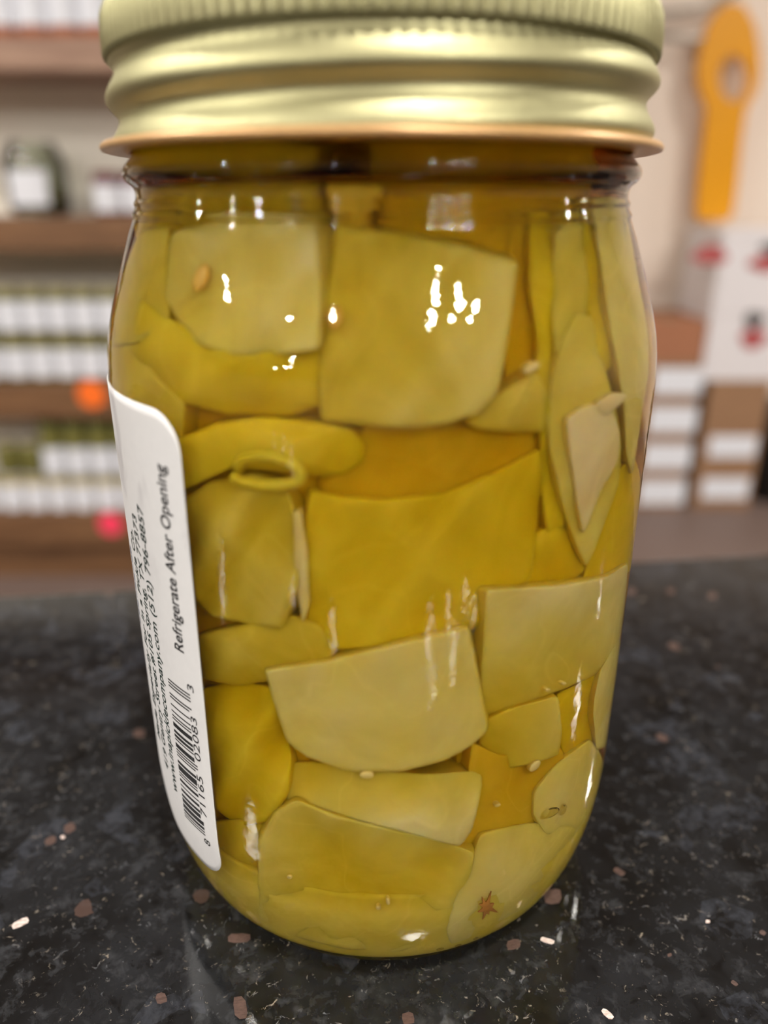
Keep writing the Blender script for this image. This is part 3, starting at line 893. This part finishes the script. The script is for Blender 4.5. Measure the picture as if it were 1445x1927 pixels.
# pieces packed behind the front layer
def chunk_mesh(k):
    rg = random.Random(100 + k)
    bm = bmesh.new()
    bmesh.ops.create_cube(bm, size=2.0)
    bmesh.ops.subdivide_edges(bm, edges=list(bm.edges), cuts=2, use_grid_fill=True)
    for v in bm.verts:
        c = v.co
        c.x += 0.25 * c.z * c.z * (1 if k % 2 else -1)
        c.y *= 0.75 + 0.12 * c.x
        c += Vector((rg.uniform(-.08, .08), rg.uniform(-.08, .08), rg.uniform(-.08, .08)))
    bmesh.ops.bevel(bm, geom=[e for e in bm.edges if e.calc_face_angle(0) > 0.8], offset=0.22, segments=2, affect='EDGES')
    me = bpy.data.meshes.new('pickle_chunk'); bm.to_mesh(me); bm.free()
    me.polygons.foreach_set('use_smooth', [True] * len(me.polygons))
    me.materials.append(M[('mid', 'deep', 'pale', 'yellow')[k % 4]])
    return me
cms = [chunk_mesh(k) for k in range(4)]
nch = 0
for lay in range(7):
    z = 12 + lay * 14.5
    for ring, cnt, rad in ((0, 1, 0), (1, 6, 15.5), (2, 10, 26.5)):
        for k in range(cnt):
            a = 2 * math.pi * (k + 0.5 * (lay % 2)) / cnt + R_.uniform(-.12, .12)
            facing = math.cos(a)           # 1 = towards the camera
            if ring == 2 and facing > 0.25: continue      # the traced pieces stand there
            if z > 95 and ring == 2: continue
            rr_ = rad
            o = bpy.data.objects.new('pickle_chunk', cms[nch % 4]); nch += 1
            s = 7.2 if ring < 2 else 7.0
            o.scale = (s * 0.85 * MM, s * MM, s * MM)
            o.location = (rr_ * MM * math.sin(a), -rr_ * MM * math.cos(a), ZC + z * MM)
            o.rotation_euler = (R_.uniform(-.25, .25), R_.uniform(-.25, .25), a + R_.uniform(-.3, .3))
            col.objects.link(o)
            tag(o, 'pickle chunk packed deep in the jar behind the front pieces', 'pickle', 'pickle chunks behind the front pieces')

# air bubbles in the brine
def bubble(px, py, w, h, off=0.2):
    p = hit_inner(px, py, off)
    bm = bmesh.new(); bmesh.ops.create_uvsphere(bm, u_segments=14, v_segments=8, radius=1.0)
    me = bpy.data.meshes.new('bubble')
    for v_ in bm.verts: v_.co = Vector((v_.co.x * w, v_.co.y * min(w, h) * .6, v_.co.z * h)) * MM
    bm.to_mesh(me); bm.free(); me.materials.append(M['bubble'])
    me.polygons.foreach_set('use_smooth', [True] * len(me.polygons))
    o = bpy.data.objects.new('bubble', me); col.objects.link(o)
    o.parent = brine; o.location = tuple(p * MM)
for b in ((1032, 1530, 2.2, 0.9), (1058, 1524, 1.0, 1.0), (828, 1786, .55, .35), (862, 1779, .5, .4), (895, 1766, .4, .35), (926, 1756, .35, .3)):
    bubble(*b)

# ------------------------------------------------------------------ shelves with jars at left
YS = 1.88                                     # front plane of the shelves
SX0, SX1 = -1.55, -0.30
shelf = empty('shelf_unit', ((SX0 + SX1) / 2, YS, 0))
tag(shelf, 'wooden shelf unit with pale back panel stocked with jars at left', 'shelf')
def spart(name, x0, x1, y0, y1, z0, z1, mat, bev=0.0):
    o = box(name, x0 - shelf.location.x, x1 - shelf.location.x, y0 - YS, y1 - YS, z0, z1, mat, shelf, bev)
    return o
def zat(y): return on_plane_y(100, y, YS).z
spart('back_panel', SX0, SX1, YS + .22, YS + .24, 0, 2.2, M['panel'])
spart('side_panel', SX0 - .025, SX0, YS, YS + .24, 0, 2.2, M['wood'])
spart('side_panel', SX1, SX1 + .025, YS, YS + .24, 0, 2.2, M['wood'])
levels = []
for (ya, yb, mt) in ((68, 133, 'wood_light'), (408, 472, 'wood'), (722, 788, 'wood'), (968, 1026, 'wood')):
    z1, z0 = zat(ya), zat(yb)
    spart('shelf_board', SX0, SX1, YS, YS + .22, z0, z1, M[mt], 0.003)
    levels.append(z1)
spart('shelf_board', SX0, SX1, YS, YS + .22, 2.17, 2.20, M['wood'])
spart('kick_board', SX0, SX1, YS + .04, YS + .06, 0, zat(1026), M['wood'])

def bg_jar(name, h, r, content, lidm, lab_z=(0.2, 0.75), lid_h=0.012):
    root = empty(name)
    v, f = lathe([(0, .001), (r * .9, .001), (r, .006), (r, h * .8), (r * .86, h * .9), (r * .86, h - lid_h), (0, h - lid_h)], 20)
    fix_normals(mesh_obj('jar_body', v, f, M[content], root, True))
    v, f = lathe([(0, h - lid_h), (r * .92, h - lid_h), (r * .92, h - .001), (r * .88, h), (0, h)], 20)
    fix_normals(mesh_obj('lid', v, f, M[lidm], root, False))
    z0, z1 = lab_z[0] * h, lab_z[1] * h
    vs, fs = [], []
    for i in range(13):
        a = math.radians(-75 + 150 * i / 12)
        for z in (z0, z1): vs.append(((r + .0008) * math.sin(a), -(r + .0008) * math.cos(a), z))
        if i: fs.append((2 * i - 2, 2 * i, 2 * i + 1, 2 * i - 1))
    mesh_obj('label', vs, fs, M['paper'], root, True)
    return root

JH = (zat(541) - levels[2]) / 2.0             # two stacked layers fill to this height
def px_x(x, y): return on_plane_y(x, y, YS).x
proto = {}
ORD = ['leftmost', 'second from left', 'third from left', 'fourth from left', 'fifth from left', 'sixth from left']
def where_jar(x, y, Y, z, base, shelf_words):
    d = Vector((x, Y, z)) - EYE
    dep = d.y * cP - d.z * sP
    px = PCX + FPX * d.x / dep
    return px
counters = {}
def jar_label(x, Y, z, desc, row):
    px = where_jar(x, 0, Y, z, None, None)
    if px < -12: return '%s %s beyond the left picture edge' % (desc, row)
    if px > 225: return '%s %s hidden behind big jar' % (desc, row)
    k = counters.get(row, 0); counters[row] = k + 1
    return '%s %s, %s in view' % (desc, row, ORD[k])
def put(kind, x, y, z, label, group, **kw):
    if kind not in proto:
        o = bg_jar('stocked_jar', **kw); proto[kind] = o
    else: o = copy_tree(proto[kind])
    o.location = (x, y, z)
    tag(o, label, 'jar', group)
    return o
pitch = px_x(150, 640) - px_x(102, 640)
rj = pitch * 0.48
# third shelf: two layers of jars with white labels
for lay, lz in ((0, levels[2]), (1, levels[2] + JH)):
    for k in range(-3, 8):
        x = px_x(12, 640) + k * pitch
        if x < SX0 + .05 or x > SX1 - .05: continue
        put('g', x, YS + .05, lz, jar_label(x, YS, lz + .05, 'white-labelled green jar', 'in the %s layer on the third shelf' % ('lower', 'upper')[lay]), 'jars on the third shelf, %s layer' % ('lower', 'upper')[lay],
            h=JH * .985, r=rj, content='bg_green' if True else '', lidm='bg_lid', lab_z=(0.10, 0.72))
# fourth (lowest) shelf: a full lower layer, an upper layer only further right
JH4 = (zat(835) - levels[3]) / 2.0
for k in range(-3, 8):
    x = px_x(10, 930) + k * pitch * 1.02
    if x < SX0 + .05 or x > SX1 - .05: continue
    put('y', x, YS + .05, levels[3], jar_label(x, YS, levels[3] + .05, 'white-labelled yellowish jar', 'in the bottom layer on the lowest shelf'), 'jars on the lowest shelf, bottom layer',
        h=JH4 * .985, r=rj, content='bg_yellow', lidm='bg_lid', lab_z=(0.05, 0.78))
for k in range(-2, 6):
    x = px_x(88, 860) + k * pitch * 1.02
    if x < SX0 + .05 or x > SX1 - .05: continue
    if k < 0:
        put('yl', x, YS + .06, levels[3] + JH4, jar_label(x, YS, levels[3] + .15, 'dark green jar without label', 'stacked on the lowest shelf'), 'unlabelled jars on the lowest shelf',
            h=JH4 * .9, r=rj, content='bg_green', lidm='bg_lid', lab_z=(0.02, 0.06))
    else:
        put('yu', x, YS + .05, levels[3] + JH4, jar_label(x, YS, levels[3] + .15, 'green-topped white-labelled jar', 'stacked on the lowest shelf'), 'green-topped jars on the lowest shelf',
            h=JH4 * 1.55, r=rj, content='bg_green', lidm='bg_lid_green', lab_z=(0.05, 0.52))
# second shelf: a big clear jar and small dark preserve jars
bj = empty('storage_jar', (px_x(38, 400), YS + .125, levels[1]))
tag(bj, 'big clear glass storage jar with white label on the second shelf', 'jar')
hb = zat(262) - levels[1]
v, f = lathe([(0, .002), (.055, .002), (.072, .012), (.075, .05), (.075, hb * .78), (.06, hb * .9), (.058, hb), (.055, hb), (.057, hb * .89), (.072, hb * .77), (.072, .05), (.068, .014), (0, .008)], 28)
fix_normals(mesh_obj('jar_body', v, f, M['bg_glass'], bj, True))
v, f = lathe([(0, .01), (.066, .016), (.070, .05), (.070, hb * .42), (0, hb * .44)], 24)
fix_normals(mesh_obj('contents', v, f, M['bg_green'], bj, True))
vs, fs = [], []
for i in range(13):
    a = math.radians(-35 + 75 * i / 12)
    for z in (hb * .15, hb * .62): vs.append((.0762 * math.sin(a), -.0762 * math.cos(a), z))
    if i: fs.append((2 * i - 2, 2 * i, 2 * i + 1, 2 * i - 1))
mesh_obj('label', vs, fs, M['paper'], bj, True)
for i, x in enumerate((192, 240, 288)):
    put('p', px_x(x, 400), YS + .06 + .02 * i, levels[1], ('small jar of dark red preserve with white label, left one on the second shelf', 'small jar of dark red preserve half hidden behind the big jar neck', 'small jar of dark red preserve hidden behind the big jar')[i], 'dark red preserve jars on the second shelf',
        h=zat(322) - levels[1], r=.034, content='bg_purple', lidm='bg_purple', lab_z=(0.12, 0.72))
# top shelf: bottoms of red jars with white labels
for k in range(-2, 8):
    x = px_x(50, 40) + k * (px_x(110, 40) - px_x(50, 40))
    if x < SX0 + .05 or x > SX1 - .05: continue
    put('t', x, YS + .045, levels[0], jar_label(x, YS, levels[0] + .05, 'white-labelled reddish jar', 'on the top shelf'), 'salsa jars on the top shelf',
        h=.15, r=.036, content='bg_green' if False else 'bg_red', lidm='bg_lid', lab_z=(0.16, 0.62))
# round price stickers on the shelf edges
def sticker(px, py, r, mat, label):
    p = on_plane_y(px, py, YS - 0.003)
    v, f = lathe([(0, -.001), (r, -.001), (r, .001), (0, .001)], 28)
    o = mesh_obj('price_sticker', [(a, c, b) for a, b, c in v], f, mat, None, False, p)
    fix_normals(o)
    tag(o, label, 'sticker')
sticker(172, 742, .037, M['sticker_orange'], 'round fluorescent orange sticker on the third shelf edge')
sticker(208, 986, .034, M['sticker_pink'], 'round fluorescent pink sticker on the lowest shelf edge')

# ------------------------------------------------------------------ boxes and paddle at right
YB = 2.46                                  # front plane of the carton stack
def bx_px(name, x0, x1, ya, yb, Y, depth, mat, label=None, cat=None, group=None):
    a, b = on_plane_y(x0, (ya + yb) / 2, Y), on_plane_y(x1, (ya + yb) / 2, Y)
    z1, z0 = on_plane_y((x0 + x1) / 2, ya, Y).z, on_plane_y((x0 + x1) / 2, yb, Y).z
    return a.x, b.x, z0, z1
def carton(x0, x1, z0, z1, Y, depth, mat, label, group, lab=None):
    root = empty('carton', ((x0 + x1) / 2, Y, z0))
    tag(root, label, 'box', group)
    w, h = (x1 - x0) / 2, z1 - z0
    box('box_body', -w, w, 0, depth, 0, h - .001, mat, root, .002)
    box('tape', -.025, .025, -.0006, depth + .0006, h - .002, h, M['card'], root)
    if lab:
        la, lb, za, zb_ = lab
        box('paper_label', la, lb, -.0012, -.0002, za, zb_, M['paper'], root)
    return root
hA = on_plane_y(1270, 603, YB).z
n5 = 5; hb5 = hA / n5
names5 = ['lowest', 'second from floor', 'middle', 'second from top', 'topmost']
xa, xb = on_plane_y(1180, 780, YB).x, on_plane_y(1306, 780, YB).x
for k in range(n5):
    carton(xa, xb, k * hb5, (k + 1) * hb5, YB, .32, M['card_red'] if k == 4 else M['card'],
           '%s brown cardboard carton of the left stack of five by the wall' % names5[k], 'left carton stack',
           None if k == 4 else (-.04, .125, hb5 * .14, hb5 * .82))
YB2 = YB
hB = on_plane_y(1385, 716, YB2).z
n3 = 3; hb3 = hB / n3
xc, xd = on_plane_y(1322, 820, YB2).x, on_plane_y(1434, 820, YB2).x
for k in range(n3):
    carton(xc, xd, k * hb3, (k + 1) * hb3, YB2, .34, M['card'],
           '%s brown cardboard carton of the right stack under the white boxes' % ('lowest', 'middle', 'topmost')[k], 'right carton stack',
           None if k == 2 else (-.075, .09, hb3 * .25, hb3 * .75))
# white cartons with red print on top of the right stack
wh = [(1328, 1470, 572, 716, 'lower white carton with red and black print on the brown cartons', ((1395, 1440, 618, 655, 'red'), (1402, 1436, 585, 618, 'dark_print'))),
      (1300, 1470, 432, 572, 'upper white carton with red print below the orange paddle', ((1292 + 12, 1366, 462, 498, 'red'), (1412, 1465, 478, 512, 'red'), (1432, 1470, 455, 478, 'dark_print')))]
zprev = hB
for (x0, x1, ya, yb, lb_, marks) in wh:
    a, b = on_plane_y(x0, (ya + yb) / 2, YB2).x, on_plane_y(x1, (ya + yb) / 2, YB2).x + .04
    a = max(a, xb + .004)
    z1 = on_plane_y(1385, ya, YB2).z
    root = empty('white_carton', ((a + b) / 2, YB2, zprev))
    tag(root, lb_, 'box', 'white cartons')
    w = (b - a) / 2
    box('box_body', -w, w, 0, .3, 0, z1 - zprev - .001, M['card_white'], root, .002)
    box('lid_flap', -w - .002, w + .002, -.002, .302, z1 - zprev - .03, z1 - zprev, M['card_white'], root, .001)
    for (mx0, mx1, my0, my1, mm) in marks:
        p0, p1 = on_plane_y(mx0, my0, YB2), on_plane_y(mx1, my1, YB2)
        vs, fs = [], []
        cx, cz = (p0.x + p1.x) / 2 - root.location.x, (p0.z + p1.z) / 2 - zprev
        rx, rz = abs(p1.x - p0.x) / 2, abs(p0.z - p1.z) / 2
        n = 20
        for k in range(n):
            an = 2 * math.pi * k / n
            q = 1 + .12 * math.sin(3 * an + mx0)
            vs.append((cx + rx * q * math.cos(an), -.003, cz + rz * q * math.sin(an)))
        mesh_obj('printed_mark', vs, [tuple(range(n))], M[mm], root)
    zprev = z1
# dark bin at the far right edge
pd = on_plane_y(1438, 860, YB)
bh = on_plane_y(1445, 782, YB).z
bn = empty('dark_bin', (pd.x + .13, YB + .15, 0))
tag(bn, 'dark upright bin beside the cartons, cut off by the right picture edge', 'bin')
v, f = lathe([(0, 0), (.11, 0), (.118, bh - .02), (.122, bh - .01), (.118, bh), (.110, bh - .01), (.10, .02), (0, .02)], 24)
fix_normals(mesh_obj('bin_body', v, f, M['black_plastic'], bn, True))
v, f = lathe([(.119, bh - .07), (.125, bh - .065), (.125, bh - .05), (.119, bh - .045)], 24, close=True)
fix_normals(mesh_obj('bin_rim', v, f, M['black_plastic'], bn, True))

# orange paddle with oval opening hanging on the wall
YP = 2.74
outline = [(1352, 18), (1372, 4), (1400, 10), (1420, 45), (1429, 95), (1430, 140), (1422, 175), (1404, 205), (1396, 260), (1388, 340), (1380, 402), (1368, 416), (1322, 416), (1310, 404), (1316, 330), (1326, 250), (1330, 205), (1316, 165), (1312, 130), (1322, 80), (1336, 40)]
hole = [(1381 + 27 * math.cos(a), 147 + 44 * math.sin(a)) for a in [2 * math.pi * k / 20 for k in range(20)]]
def plate(outl, hol, Y, th):
    bm = bmesh.new()
    def loop(pts, y): return [bm.verts.new(on_plane_y(px, py, Y) + Vector((0, y, 0))) for px, py in pts]
    fo, fi = loop(outl, 0), loop(hol, 0)
    e = []
    for L in (fo, fi):
        for i in range(len(L)): e.append(bm.edges.new((L[i], L[(i + 1) % len(L)])))
    r = bmesh.ops.triangle_fill(bm, use_beauty=True, edges=e)
    fc = [g for g in r['geom'] if isinstance(g, bmesh.types.BMFace)]
    ex = bmesh.ops.extrude_face_region(bm, geom=fc)
    for g in ex['geom']:
        if isinstance(g, bmesh.types.BMVert): g.co.y += th
    bmesh.ops.recalc_face_normals(bm, faces=bm.faces)
    return bm
bm = plate(outline, hole, YP, .03)
pc = on_plane_y(1350, 416, YP)
for v_ in bm.verts: v_.co -= pc
me = bpy.data.meshes.new('orange_paddle'); bm.to_mesh(me); bm.free(); me.materials.append(M['orange'])
pad = bpy.data.objects.new('hanging_paddle', me); col.objects.link(pad); pad.location = pc
tag(pad, 'orange paddle-shaped board with oval hole hanging on the wall', 'paddle')
# hook it hangs from
hk = empty('wall_hook', on_plane_y(1300, 75, Y1r - .02))
tag(hk, 'pale metal wall hook of two curved rods beside the orange paddle', 'hook')
hl = hk.location
def rod(pts, r, name):
    v, f = tube([tuple(on_plane_y(px, py, Y) - hl) for px, py, Y in pts], r, 10)
    fix_normals(mesh_obj(name, v, f, M['chrome'], hk, True))
rod([(1215, 62, Y1r), (1240, 66, 2.78), (1270, 72, 2.76), (1310, 74, 2.755), (1350, 60, 2.77), (1380, 40, 2.78)], .011, 'lower_rod')
rod([(1215, 30, Y1r), (1245, 24, 2.78), (1290, 18, 2.765), (1330, 8, 2.77), (1360, -6, 2.78), (1385, -14, 2.80)], .011, 'upper_rod')
